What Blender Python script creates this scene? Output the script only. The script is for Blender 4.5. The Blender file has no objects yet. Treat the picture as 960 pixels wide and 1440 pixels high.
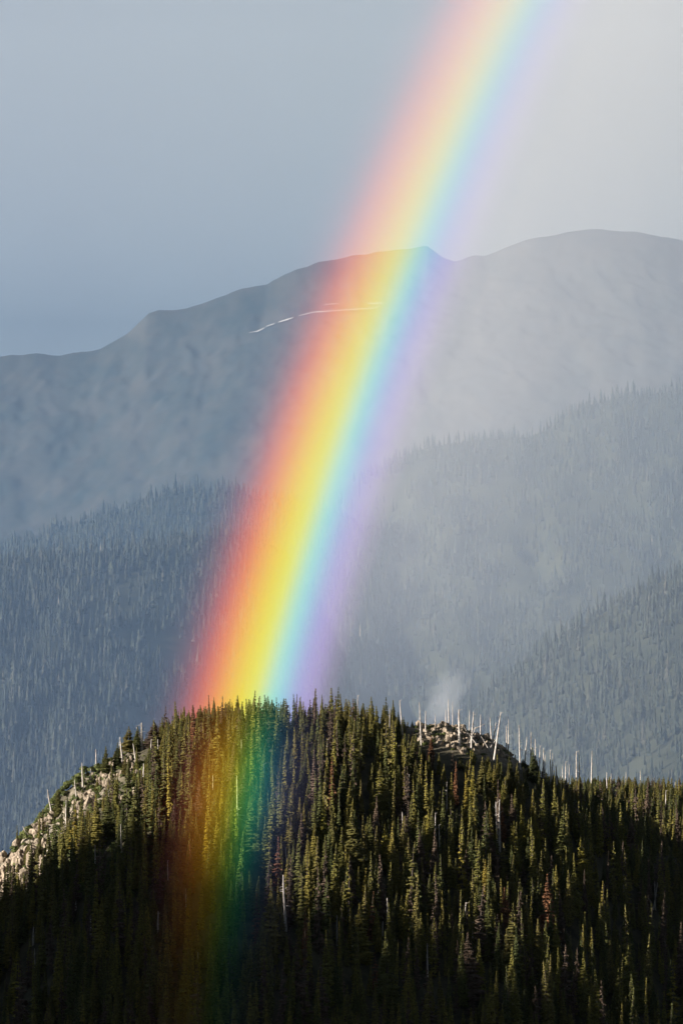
import bpy, math, random
import numpy as np
from mathutils import Vector, Matrix

random.seed(7)
rng = np.random.default_rng(11)
scene = bpy.context.scene
COL = scene.collection

# ------------------------------------------------------------------ camera
F = 4600.0                       # focal length in pixels of the 960 x 1440 photograph
PITCH = math.atan(280.0 / F)     # the level line lies 280 px under the middle of the frame
cam_data = bpy.data.cameras.new("camera")
cam_data.sensor_fit = 'VERTICAL'
cam_data.sensor_height = 36.0
cam_data.sensor_width = 24.0
cam_data.lens = 36.0 * F / 1440.0
cam_data.clip_start = 1.0
cam_data.clip_end = 90000.0
cam = bpy.data.objects.new("camera", cam_data)
COL.objects.link(cam)
cam.location = (0, 0, 0)
cam.rotation_euler = (math.pi / 2 + PITCH, 0, 0)
scene.camera = cam
scene.render.resolution_x, scene.render.resolution_y = 682, 1024

# ------------------------------------------------------------------ light
SUN_AZ = math.radians(71)        # from straight behind the camera towards its left
SUN_EL = math.radians(15)
TS = Vector((-math.sin(SUN_AZ) * math.cos(SUN_EL), -math.cos(SUN_AZ) * math.cos(SUN_EL), math.sin(SUN_EL)))
sun_data = bpy.data.lights.new("sun", 'SUN')
sun_data.energy = 5.0
sun_data.angle = math.radians(0.5)
sun_data.color = (1.0, 0.925, 0.87)
sun = bpy.data.objects.new("sun", sun_data)
COL.objects.link(sun)
sun.rotation_euler = TS.to_track_quat('Z', 'Y').to_euler()
sun.location = (-900, -500, 900)

world = bpy.data.worlds.new("World")
scene.world = world
world.use_nodes = True
wt = world.node_tree
wt.nodes.clear()
w_out = wt.nodes.new('ShaderNodeOutputWorld')
w_bg = wt.nodes.new('ShaderNodeBackground')
w_sky = wt.nodes.new('ShaderNodeTexSky')
w_sky.sky_type = 'NISHITA'
w_sky.sun_disc = False
w_sky.sun_elevation = SUN_EL
w_sky.sun_rotation = math.pi + SUN_AZ
w_sky.altitude = 1800
w_mix = wt.nodes.new('ShaderNodeMix')
w_mix.data_type = 'RGBA'
w_mix.inputs[0].default_value = 0.7                      # a deck of grey rain cloud over the clear sky
w_mix.inputs[7].default_value = (.70, .92, 1.30, 1)
w_tc = wt.nodes.new('ShaderNodeTexCoord')
w_no = wt.nodes.new('ShaderNodeTexNoise')
w_no.inputs['Scale'].default_value = 9.0
w_no.inputs['Detail'].default_value = 3
w_mr = wt.nodes.new('ShaderNodeMapRange')
w_mr.inputs[1].default_value, w_mr.inputs[2].default_value, w_mr.inputs[3].default_value, w_mr.inputs[4].default_value = .35, .65, .82, .93
wt.links.new(w_tc.outputs['Generated'], w_no.inputs['Vector'])
wt.links.new(w_no.outputs[0], w_mr.inputs[0])
wt.links.new(w_mr.outputs[0], w_mix.inputs[0])
wt.links.new(w_sky.outputs[0], w_mix.inputs[6])
wt.links.new(w_mix.outputs[2], w_bg.inputs[0])
w_bg.inputs[1].default_value = 0.05
wt.links.new(w_bg.outputs[0], w_out.inputs[0])

scene.view_settings.view_transform = 'Standard'
scene.view_settings.look = 'None'
scene.view_settings.gamma = 1.0
scene.view_settings.exposure = 1.2
scene.view_settings.use_curve_mapping = False
scene.render.engine = 'CYCLES'
cy = scene.cycles
cy.max_bounces = 4
cy.diffuse_bounces = 2
cy.glossy_bounces = 1
cy.transmission_bounces = 2
cy.transparent_max_bounces = 16
cy.volume_bounces = 0
cy.volume_step_rate = 1.0
cy.volume_max_steps = 256
cy.use_denoising = True
cy.use_adaptive_sampling = False

# ------------------------------------------------------------------ helpers
CP, SP = math.cos(PITCH), math.sin(PITCH)


def ray(px, py):
    """Direction (y = 1) through a pixel of the photograph."""
    u, v = (px - 480.0) / F, (720.0 - py) / F
    y = CP - v * SP
    return np.array([u / y, 1.0, (SP + v * CP) / y])


def project(x, y, z):
    """World points to photograph pixels."""
    d = y * CP + z * SP
    v = (z * CP - y * SP) / d
    return 480.0 + F * x / d, 720.0 - F * v


def hash2(i, j, s):
    h = np.sin(i * 127.1 + j * 311.7 + s * 74.7) * 43758.5453
    return h - np.floor(h)


def vnoise(x, y, s=0):
    xi, yi = np.floor(x), np.floor(y)
    fx, fy = x - xi, y - yi
    fx, fy = fx * fx * (3 - 2 * fx), fy * fy * (3 - 2 * fy)
    a, b = hash2(xi, yi, s), hash2(xi + 1, yi, s)
    c, d = hash2(xi, yi + 1, s), hash2(xi + 1, yi + 1, s)
    return (a + (b - a) * fx) * (1 - fy) + (c + (d - c) * fx) * fy - 0.5


def fbm(x, y, s=0, octs=4):
    x, y = np.asarray(x, float), np.asarray(y, float)
    r, a = 0.0, 1.0
    for k in range(octs):
        r = r + a * vnoise(x * 2 ** k + 13.1 * k, y * 2 ** k - 7.7 * k, s + k)
        a *= 0.5
    return r


def soft(d, r):
    return np.sqrt(d * d + r * r) - r


def sstep(a, b, x):
    t = np.clip((x - a) / (b - a), 0, 1)
    return t * t * (3 - 2 * t)


def link(name, data, parent=None, **props):
    o = bpy.data.objects.new(name, data)
    COL.objects.link(o)
    if parent is not None:
        o.parent = parent
    for k, v in props.items():
        o[k] = v
    return o


def mesh_np(name, verts, faces, mats=None, smooth=False, mat_idx=None):
    """Mesh from an (n,3) array and an (m,3|4) array."""
    me = bpy.data.meshes.new(name)
    verts = np.asarray(verts, np.float32)
    faces = np.asarray(faces, np.int32)
    k = faces.shape[1]
    me.vertices.add(len(verts))
    me.vertices.foreach_set('co', verts.ravel())
    me.loops.add(faces.size)
    me.loops.foreach_set('vertex_index', faces.ravel())
    me.polygons.add(len(faces))
    me.polygons.foreach_set('loop_start', np.arange(0, faces.size, k, dtype=np.int32))
    me.polygons.foreach_set('loop_total', np.full(len(faces), k, np.int32))
    if mat_idx is not None:
        me.polygons.foreach_set('material_index', np.asarray(mat_idx, np.int32))
    me.polygons.foreach_set('use_smooth', np.full(len(faces), smooth))
    for m in (mats or []):
        me.materials.append(m)
    me.update(calc_edges=True)
    return me


def grid_mesh(name, X, Y, Z, mat, smooth=True):
    n, m = X.shape
    v = np.stack([X, Y, Z], -1).reshape(-1, 3)
    i = np.arange(n * m).reshape(n, m)
    f = np.stack([i[:-1, :-1], i[:-1, 1:], i[1:, 1:], i[1:, :-1]], -1).reshape(-1, 4)
    return mesh_np(name, v, f, [mat], smooth)


# ------------------------------------------------------------------ materials
def new_mat(name):
    m = bpy.data.materials.new(name)
    m.use_nodes = True
    nt = m.node_tree
    nt.nodes.clear()
    out = nt.nodes.new('ShaderNodeOutputMaterial')
    return m, nt, out


def ramp(nt, stops, interp='LINEAR'):
    r = nt.nodes.new('ShaderNodeValToRGB')
    e = r.color_ramp.elements
    r.color_ramp.interpolation = interp
    while len(e) > 1:
        e.remove(e[-1])
    e[0].position, e[0].color = stops[0][0], (*stops[0][1], 1)
    for p, c in stops[1:]:
        k = e.new(p)
        k.color = (*c, 1)
    return r


def foliage(name, stops, leafnoise=1.2):
    """Needles: a tone per tree (object random), lighter and darker sprays within the crown."""
    m, nt, out = new_mat(name)
    info = nt.nodes.new('ShaderNodeObjectInfo')
    r = ramp(nt, stops)
    nt.links.new(info.outputs['Random'], r.inputs[0])
    geo = nt.nodes.new('ShaderNodeNewGeometry')
    no = nt.nodes.new('ShaderNodeTexNoise')
    no.inputs['Scale'].default_value = leafnoise
    no.inputs['Detail'].default_value = 2
    nt.links.new(geo.outputs['Position'], no.inputs['Vector'])
    mr = nt.nodes.new('ShaderNodeMapRange')
    mr.inputs[1].default_value, mr.inputs[2].default_value = 0.3, 0.7
    mr.inputs[3].default_value, mr.inputs[4].default_value = 0.55, 1.8
    nt.links.new(no.outputs[0], mr.inputs[0])
    mx = nt.nodes.new('ShaderNodeVectorMath')
    mx.operation = 'SCALE'
    nt.links.new(r.outputs[0], mx.inputs[0])
    nt.links.new(mr.outputs[0], mx.inputs['Scale'])
    b = nt.nodes.new('ShaderNodeBsdfPrincipled')
    b.inputs['Roughness'].default_value = 0.75
    b.inputs['Specular IOR Level'].default_value = 0.15
    nt.links.new(mx.outputs[0], b.inputs['Base Color'])
    nt.links.new(b.outputs[0], out.inputs[0])
    return m


M_GREEN = foliage('needles_green', [(0, (.048, .055, .018)), (.35, (.070, .072, .020)), (.7, (.094, .086, .024)), (1, (.122, .100, .028))])
M_OLIVE = foliage('needles_olive', [(0, (.098, .092, .022)), (.5, (.125, .110, .024)), (1, (.145, .118, .026))])
M_GOLD = foliage('needles_gold', [(0, (.15, .135, .024)), (1, (.19, .14, .024))])
M_RUST = foliage('needles_rust', [(0, (.11, .052, .026)), (1, (.14, .066, .030))])
M_BROWN = foliage('needles_brown', [(0, (.068, .048, .032)), (1, (.095, .066, .044))])
M_FAR = foliage('needles_far', [(0, (.014, .020, .016)), (.6, (.020, .027, .020)), (.94, (.027, .031, .024)), (1, (.04, .042, .034))], 0.3)
M_SHRUB = foliage('shrub_leaves', [(0, (.045, .058, .016)), (1, (.085, .095, .026))])
M_ORANGE = foliage('shrub_orange', [(0, (.45, .17, .03)), (1, (.5, .2, .04))])


def rough_mat(name, c1, c2, scale, bump=0.0, detail=5, rough=0.9):
    m, nt, out = new_mat(name)
    geo = nt.nodes.new('ShaderNodeNewGeometry')
    no = nt.nodes.new('ShaderNodeTexNoise')
    no.inputs['Scale'].default_value = scale
    no.inputs['Detail'].default_value = detail
    no.inputs['Roughness'].default_value = 0.65
    nt.links.new(geo.outputs['Position'], no.inputs['Vector'])
    r = ramp(nt, [(0.36, c1), (0.64, c2)])
    nt.links.new(no.outputs[0], r.inputs[0])
    b = nt.nodes.new('ShaderNodeBsdfPrincipled')
    b.inputs['Roughness'].default_value = rough
    b.inputs['Specular IOR Level'].default_value = 0.2
    nt.links.new(r.outputs[0], b.inputs['Base Color'])
    if bump:
        bp = nt.nodes.new('ShaderNodeBump')
        bp.inputs['Distance'].default_value = bump
        nt.links.new(no.outputs[0], bp.inputs['Height'])
        nt.links.new(bp.outputs[0], b.inputs['Normal'])
    nt.links.new(b.outputs[0], out.inputs[0])
    return m


M_BARK = rough_mat('bark', (.045, .034, .026), (.10, .08, .065), 2.5)
M_SNAG = rough_mat('bleached_wood', (.28, .25, .21), (.62, .56, .48), 0.7)
M_ROCK = rough_mat('pale_rock', (.10, .078, .056), (.42, .34, .24), 0.55, 0.5)
M_SOIL = rough_mat('forest_floor', (.030, .028, .015), (.085, .075, .040), 0.12)
M_SLOPE = rough_mat('slope_floor', (.016, .022, .015), (.034, .040, .026), 0.012)
M_MOUNT = rough_mat('mountain_ground', (.012, .020, .020), (.040, .042, .039), 0.011, 0, 8)
_n = [n for n in M_MOUNT.node_tree.nodes if n.type == 'TEX_NOISE'][0]
_m = M_MOUNT.node_tree.nodes.new('ShaderNodeMapping')
_m.inputs['Scale'].default_value = (1.0, .45, .75)
M_MOUNT.node_tree.links.new(_n.inputs['Vector'].links[0].from_socket, _m.inputs['Vector'])
M_MOUNT.node_tree.links.new(_m.outputs[0], _n.inputs['Vector'])
M_SNOW = rough_mat('old_snow', (.24, .25, .27), (.36, .37, .39), 0.05)

# ------------------------------------------------------------------ the hill
CR = np.array([(-420, 1500), (-120, 1330), (0, 1225), (50, 1168), (100, 1130), (150, 1085), (200, 1048), (250, 1027), (300, 1016),
               (380, 1011), (480, 1016), (560, 1026), (600, 1022), (640, 1018), (680, 1032), (720, 1058), (760, 1090),
               (820, 1136), (880, 1172), (960, 1214), (1100, 1275), (1500, 1400)], float)
YC = 1400.0
CRX = (CR[:, 0] - 480) / F * YC
CRZ = np.array([YC * ray(480, p)[2] for p in CR[:, 1]])


def hill_z(x, y):
    x, y = np.asarray(x, float), np.asarray(y, float)
    zc = np.interp(x, CRX, CRZ)
    for d in (7, 14):
        zc = 0.5 * zc + 0.25 * (np.interp(x - d, CRX, CRZ) + np.interp(x + d, CRX, CRZ))
    d = YC - y
    front = np.where(d > 0, 0.50 * soft(d, 26), 0.42 * soft(d, 20))
    rib = (4.0 * np.exp(-((x + 45) / 60) ** 2) - .10 * np.clip(x, -90, 160)) * sstep(15, 120, d)
    hollow = 12.0 * np.exp(-((x - 118) / 40) ** 2) * sstep(0, 90, d) - 6.0 * np.exp(-((x - 55) / 32) ** 2) * sstep(40, 120, d)  # rib, bulge and dip shaped to place sun and shade on the flank
    z = zc - front + rib + hollow
    # a lower shoulder of the same ridge behind, at the right
    xs = np.clip((x - 60) / 60, -3, 1)
    z2 = -36 - 26 * np.clip(1 - xs, 0, 4) - 0.10 * np.clip(x - 110, 0, 400) - 0.33 * soft(y - 1640, 40)
    z = np.maximum(z, z2) + 4.0 * np.exp(-np.abs(z - z2) / 12)
    z = z + 3.2 * fbm(x / 38, y / 38, 3) + 0.9 * fbm(x / 9, y / 9, 5, 3)
    # crags on the left shoulder and the bare summit
    crag = np.exp(-(((x + 128) / 26) ** 2 + ((y - 1385) / 34) ** 2)) + 0.8 * np.exp(-(((x + 108) / 18) ** 2 + ((y - 1388) / 22) ** 2))
    z = z + 5.5 * crag * np.abs(fbm(x / 7, y / 7, 9, 3)) * 2
    return np.maximum(z, -499.0)


gx = np.concatenate([np.arange(-700, -240, 20), np.arange(-240, 240, 3.0), np.arange(240, 701, 20)])
gy = np.concatenate([np.arange(500, 1040, 20), np.arange(1040, 1720, 3.0), np.arange(1720, 2400, 25)])
HX, HY = np.meshgrid(gx, gy)
hill_me = grid_mesh('hill', HX, HY, hill_z(HX, HY), M_SOIL)
stony = np.exp(-(((HX - 53) / 24) ** 2 + ((HY - 1392) / 26) ** 2) ** 2) + .8 * np.exp(-(((HX + 122) / 34) ** 2 + ((HY - 1378) / 40) ** 2) ** 2)
at = hill_me.attributes.new('stony', 'FLOAT', 'POINT')
at.data.foreach_set('value', np.clip(stony * (.75 + .9 * fbm(HX / 8, HY / 8, 15, 3)), 0, 1).ravel().astype(np.float32))
_t = M_SOIL.node_tree
_a, _x, _c = _t.nodes.new('ShaderNodeAttribute'), _t.nodes.new('ShaderNodeMix'), _t.nodes.new('ShaderNodeTexNoise')
_a.attribute_name = 'stony'
_x.data_type = 'RGBA'
_r = ramp(_t, [(.38, (.10, .085, .06)), (.62, (.40, .34, .25))])
_c.inputs['Scale'].default_value, _c.inputs['Detail'].default_value = .9, 4
_g = _t.nodes.new('ShaderNodeNewGeometry')
_t.links.new(_g.outputs['Position'], _c.inputs['Vector'])
_t.links.new(_c.outputs[0], _r.inputs[0])
_b = [n for n in _t.nodes if n.type == 'BSDF_PRINCIPLED'][0]
_t.links.new(_a.outputs['Fac'], _x.inputs[0])
_t.links.new(_b.inputs['Base Color'].links[0].from_socket, _x.inputs[6])
_t.links.new(_r.outputs[0], _x.inputs[7])
_t.links.new(_x.outputs[2], _b.inputs['Base Color'])
link('hill', hill_me, kind='structure')


def on_hill(px, py):
    """Point of the hill seen through a pixel of the photograph."""
    r = ray(px, py)
    t = np.arange(1040, 1750, 0.5)
    g = r[2] * t - hill_z(r[0] * t, t)
    k = np.nonzero(g <= 0)[0]
    if len(k) == 0:
        t0 = t[np.argmin(g)]
    else:
        t0 = t[k[0]]
    x, y = r[0] * t0, t0
    return float(x), float(y), float(hill_z(x, y))


# ------------------------------------------------------------------ ground, slopes and mountains
g = 30000.0
link('ground', mesh_np('ground', [(-g, -g, -500), (g, -g, -500), (g, g, -500), (-g, g, -500)], [(0, 1, 2, 3)], [M_SLOPE]), kind='structure')

SLOPES = {}


def slope(name, pts, yc, fall, mat, amp, gully, seed, reach, spread=1.0, dx=12.0, curve=0.0):
    """A mountainside: its crest through the given pixels at the distance yc, falling towards the viewer and behind."""
    p = np.array(pts, float)
    cx = (p[:, 0] - 480) / F * yc
    cz = np.array([yc * ray(480, q)[2] for q in p[:, 1]])

    def zz(x, d):
        near = np.exp(-np.abs(d) / 70)                    # the crest's own bumps die out down the slope
        broad = sum(np.interp(x + q, cx, cz) for q in np.linspace(-260, 260, 11)) / 11
        zc = broad + (np.interp(x, cx, cz) - broad) * np.exp(-np.abs(d) / 260) + near * (0.06 * amp * fbm(x / 60, 0 * x, seed + 4, 4) + 5 * fbm(x / 30, 0 * x, seed + 5, 3))
        s = np.where(d > 0, fall * soft(d, 25) + curve * np.abs(d) ** 1.5, 0.5 * soft(d, 60))
        k = sstep(0, 300, np.abs(d))
        wx, wd = x + 60 * fbm(x / 260, d / 260, seed + 7, 3), d + 60 * fbm(x / 260, d / 260, seed + 8, 3)
        rid = np.abs(fbm(wx / gully, wd / (gully * 4.0), seed, 3)) + 0.35 * np.abs(fbm(wx / (gully * .3), wd / (gully * 1.1), seed + 9, 3))
        return np.maximum(zc - s - amp * k * (rid * 1.5) + (0.10 * amp + 3) * (.25 + k) * fbm(x / 40, d / 60, seed + 2, 5), -499.0)

    vw = 640 * yc / F
    xs = np.concatenate([np.arange(cx[0], -vw, dx * 4), np.arange(-vw, vw, dx), np.arange(vw, cx[-1], dx * 4)])
    ds = np.concatenate([np.arange(-800, 0, 50), np.arange(0, reach, dx * 1.4)])
    X, D = np.meshgrid(xs, ds)
    o = link(name, grid_mesh(name, X, yc - D, zz(X, D), mat), kind='structure')
    SLOPES[name] = (zz, yc, reach, cx)
    return o


slope('far_mountain', [(-2600, 900), (-900, 640), (-300, 545), (-120, 500), (0, 501), (50, 497), (85, 501), (140, 491), (180, 468), (208, 440), (220, 437),
                       (258, 435), (300, 422), (335, 408), (375, 401), (400, 385), (440, 370), (480, 362), (530, 355), (570, 350),
                       (600, 345), (622, 362), (640, 368), (668, 358), (685, 361), (720, 345), (755, 334), (800, 326), (835, 322), (880, 325), (925, 330),
                       (945, 336), (1000, 345), (1200, 420), (1800, 520), (3000, 700)],
      8600, 0.50, M_MOUNT, 26, 260, 21, 3300, dx=8)
slope('right_mountainside', [(-500, 1510), (-100, 1210), (200, 910), (380, 750), (480, 685), (540, 655), (600, 628), (640, 622), (700, 618), (740, 616), (780, 598),
                             (810, 578), (850, 560), (890, 552), (960, 548), (1100, 530), (1600, 430), (2400, 510)],
      5200, 0.36, M_SLOPE, 60, 160, 31, 2400, dx=12)
slope('left_ridge', [(-1800, 814), (-600, 814), (-200, 804), (0, 776), (60, 754), (130, 736), (180, 716), (215, 702), (260, 694), (320, 693), (400, 704), (500, 729), (700, 814), (1000, 1014)],
      4900, 0.34, M_SLOPE, 40, 150, 41, 1600, dx=12)
slope('valley_side', [(-1700, 918), (-500, 838), (-150, 808), (0, 796), (70, 784), (140, 783), (210, 770), (270, 760), (340, 756), (400, 775), (440, 830), (480, 920), (530, 1060), (600, 1300), (800, 1700)],
      3800, 0.34, M_SLOPE, 34, 130, 51, 1800, dx=10)
slope('right_spur', [(300, 1516), (560, 1116), (650, 1016), (710, 961), (760, 921), (830, 874), (900, 831), (960, 802), (1060, 756), (1500, 656), (2200, 716)],
      3300, 0.36, M_SLOPE, 30, 110, 61, 1500, dx=10)

# an unseen ridge added at the left, shaped to shade the hill's foot
TH = Vector((TS.x, TS.y, 0)).normalized()
VN = Vector((-TH.y, TH.x, 0))
if VN.y < 0:
    VN = -VN                                             # along the ridge, away from the viewer
D_R = 1500.0
TE = math.tan(SUN_EL)
Y0 = np.array([200, 800, 1000, 1060, 1100, 1150, 1200, 1250, 1280, 1300, 1325, 1350, 1390, 1450, 1700, 2000], float)  # depth where the shade line crosses x = 0
OVER = np.array([0, 0, 58, 57, 53, 44, 27, 4, -11, -24, -50, -82, -114, -160, -240, -320], float)                           # its height over the hill there
S0 = hill_z(0 * Y0, Y0) + OVER


def shade_crest(y):
    return np.interp(y, Y0, S0) + D_R * TE


ys = np.arange(200, 2001, 8.0)
w = np.linspace(-1, 1, 41)
YY, W = np.meshgrid(ys, w)
px_, py_ = 0 * YY + TH.x * D_R, YY + TH.y * D_R
hgt = shade_crest(YY) + 20 * fbm(YY / 38, 0 * YY, 71, 4) + 12 * fbm(YY / 9, 0 * YY, 73, 2) * np.exp(-(W * 20) ** 2)
ZZ = hgt - np.abs(W) * (hgt + 500)
link('ridge', grid_mesh('ridge', px_ + W * TH.x * 700, py_ + W * TH.y * 700, np.maximum(ZZ, -499) + 4 * fbm(YY / 50, W * 12, 77) * np.abs(W), M_SLOPE), kind='structure')


def is_lit(x, y, z):
    """Whether the sun reaches a point, past the hill and the ridge (for choosing which trees stand as objects)."""
    lit = np.ones(len(x), bool)
    for s in np.arange(10, 320, 10.0):
        lit &= z + s * TE > hill_z(x + TH.x * s, y + TH.y * s) + 4
    t = -x / TH.x
    lit &= z - t * TE * -1 > np.interp(y + TH.y * t, Y0, S0)
    return lit


# ------------------------------------------------------------------ trees
def crown_arrays(h, R, seed, levels=26, per=7, base=0.06, taper=0.85, droop=0.35, gap=0.12, ragged=0.35):
    """Branches in whorls: each a pair of drooping needle sprays with a hanging fringe."""
    r = np.random.default_rng(seed)
    V, Fc = [], []
    lean = r.normal(0, 0.01, 2)
    for i in range(levels):
        t = (i + r.uniform(-.3, .3)) / (levels - 1)
        t = min(max(t, 0), 1)
        z = h * (base + (1 - base) * t)
        env = (1 - t) ** taper * (0.55 + 0.45 * min(1, t * 5 + .25))
        ph = r.uniform(0, 6.28)
        n = per if t < 0.75 else max(4, per - 2)
        for k in range(n):
            if r.random() < gap:
                continue
            a = ph + 6.283 * k / n + r.normal(0, .25)
            L = max(0.16, R * env * r.uniform(1 - ragged, 1 + ragged * .7))
            dx, dy = math.cos(a), math.sin(a)
            wd = 0.16 + 0.36 * L
            dz = -droop * L + r.normal(0, .08)
            up = 0.10 * L
            x0, y0 = lean * (z - 0)
            b = len(V)
            tip = (x0 + dx * L, y0 + dy * L, z + dz)
            V += [(x0, y0, z + .12), (x0 + dx * L * .55 - dy * wd, y0 + dy * L * .55 + dx * wd, z + dz * .55 - up),
                  tip, (x0 + dx * L * .55 + dy * wd, y0 + dy * L * .55 - dx * wd, z + dz * .55 - up),
                  (x0 + dx * L * .5, y0 + dy * L * .5, z + dz * .35 + .10),
                  (x0 + dx * L * .45, y0 + dy * L * .45, z + dz * .5 - .35 - .3 * L)]
            Fc += [(b, b + 1, b + 4), (b + 1, b + 2, b + 4), (b + 2, b + 3, b + 4), (b + 3, b, b + 4), (b, b + 5, b + 2)]
    # leader
    b = len(V)
    x0, y0 = lean * h
    V += [(x0 + .11, y0, h * .93), (x0 - .06, y0 + .1, h * .93), (x0 - .06, y0 - .1, h * .93), (x0, y0, h * 1.03)]
    Fc += [(b, b + 1, b + 3), (b + 1, b + 2, b + 3), (b + 2, b, b + 3)]
    return np.array(V), np.array(Fc)


def trunk_arrays(h, r0, sides=6, rings=4, bend=0.0, seed=0, r1=0.03):
    r = np.random.default_rng(seed)
    V, Fc = [], []
    ph = r.uniform(0, 6.28)
    for i in range(rings + 1):
        t = i / rings
        rad = r0 * (1 - t) ** 0.8 + r1
        ox, oy = bend * math.cos(ph) * t * t * h + r.normal(0, .012) * h * t * .4, bend * math.sin(ph) * t * t * h
        for k in range(sides):
            a = 6.283 * k / sides
            V.append((ox + rad * math.cos(a), oy + rad * math.sin(a), t * h - (0.8 if i == 0 else 0)))
    for i in range(rings):
        for k in range(sides):
            a, b = i * sides + k, i * sides + (k + 1) % sides
            Fc += [(a, b, b + sides), (a, b + sides, a + sides)]
    return np.array(V), np.array(Fc)


def stub_arrays(h, r0, n, seed, lo=.25, length=1.3):
    """Broken branches of a dead tree."""
    r = np.random.default_rng(seed)
    V, Fc = [], []
    for i in range(n):
        t = r.uniform(lo, .97)
        a = r.uniform(0, 6.28)
        L = length * r.uniform(.4, 1.2) * (1 - .6 * t)
        z = t * h
        dx, dy = math.cos(a), math.sin(a)
        rad = .05 + .03 * (1 - t)
        dz = r.uniform(-.45, .5) * L
        b = len(V)
        V += [(-dy * rad, dx * rad, z - rad), (dy * rad, -dx * rad, z - rad), (0, 0, z + rad), (dx * L, dy * L, z + dz)]
        Fc += [(b, b + 1, b + 3), (b + 1, b + 2, b + 3), (b + 2, b, b + 3)]
    return np.array(V), np.array(Fc)


def join(parts):
    V, Fc, Mi, o = [], [], [], 0
    for v, f, m in parts:
        V.append(v)
        Fc.append(f + o)
        Mi += [m] * len(f)
        o += len(v)
    return np.concatenate(V), np.concatenate(Fc), Mi


H0 = 17.0
STYLES = {   # one height of 17 m, scaled per tree
    'spire': dict(R=1.55, levels=30, per=7, taper=.8, droop=.45, gap=.10),
    'thin': dict(R=1.05, levels=30, per=6, taper=.65, droop=.6, gap=.14),
    'full': dict(R=2.1, levels=30, per=8, taper=.85, droop=.35, gap=.10),
    'broad': dict(R=3.0, levels=28, per=9, taper=.9, droop=.25, gap=.16, ragged=.5),
    'ragged': dict(R=1.7, levels=22, per=6, taper=.7, droop=.3, gap=.34, ragged=.6),
}
CROWN, TRUNK = {}, {}
for s, kw in STYLES.items():
    for k in range(3):
        v, f = crown_arrays(H0, seed=100 + 7 * k + len(s), **kw)
        CROWN[s, k] = mesh_np('crown_' + s, v, f, [M_GREEN])
v, f = trunk_arrays(H0 * .95, .24, seed=3)
TRUNK = mesh_np('trunk', v, f, [M_BARK], True)


def stuff_source(name, style, k, mat):
    v1, f1 = crown_arrays(H0, seed=300 + 11 * k + len(style), **STYLES[style])
    v2, f2 = trunk_arrays(H0 * .9, .24, 5, 2, seed=k)
    v, f, mi = join([(v1, f1, 0), (v2, f2, 1)])
    return bpy.data.objects.new(name, mesh_np(name, v, f, [mat, M_BARK], mat_idx=mi))


SOURCES = [stuff_source('conifer_source', 'spire', 0, M_GREEN), stuff_source('conifer_source', 'spire', 1, M_GREEN),
           stuff_source('conifer_source', 'full', 2, M_GREEN), stuff_source('conifer_source', 'thin', 3, M_OLIVE),
           stuff_source('conifer_source', 'ragged', 4, M_BROWN), stuff_source('conifer_source', 'full', 5, M_OLIVE)]


def far_source(seed):
    r = np.random.default_rng(seed)
    V, Fc = [], []
    for i in range(7):
        t = i / 7
        z0, z1 = H0 * (.05 + .8 * t), H0 * (.05 + .8 * t) + H0 * .26
        rad = 1.9 * (1 - t) ** .8 + .25
        n = 7
        b = len(V)
        for k in range(n):
            a = 6.283 * k / n + i
            q = rad * r.uniform(.5, 1.25)
            V.append((q * math.cos(a), q * math.sin(a), z0 + r.normal(0, .4)))
        V.append((0, 0, min(z1, H0)))
        Fc += [(b + k, b + (k + 1) % n, b + n) for k in range(n)]
    return bpy.data.objects.new('far_conifer_source', mesh_np('far_conifer_source', np.array(V), np.array(Fc), [M_FAR]))


def far_snag():
    v, f = trunk_arrays(H0 * .9, .35, 4, 2)
    return bpy.data.objects.new('far_snag_source', mesh_np('far_snag_source', v, f, [M_SNAG]))


FAR_SOURCES = [far_source(1), far_source(2), far_source(3), far_snag()]


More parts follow.
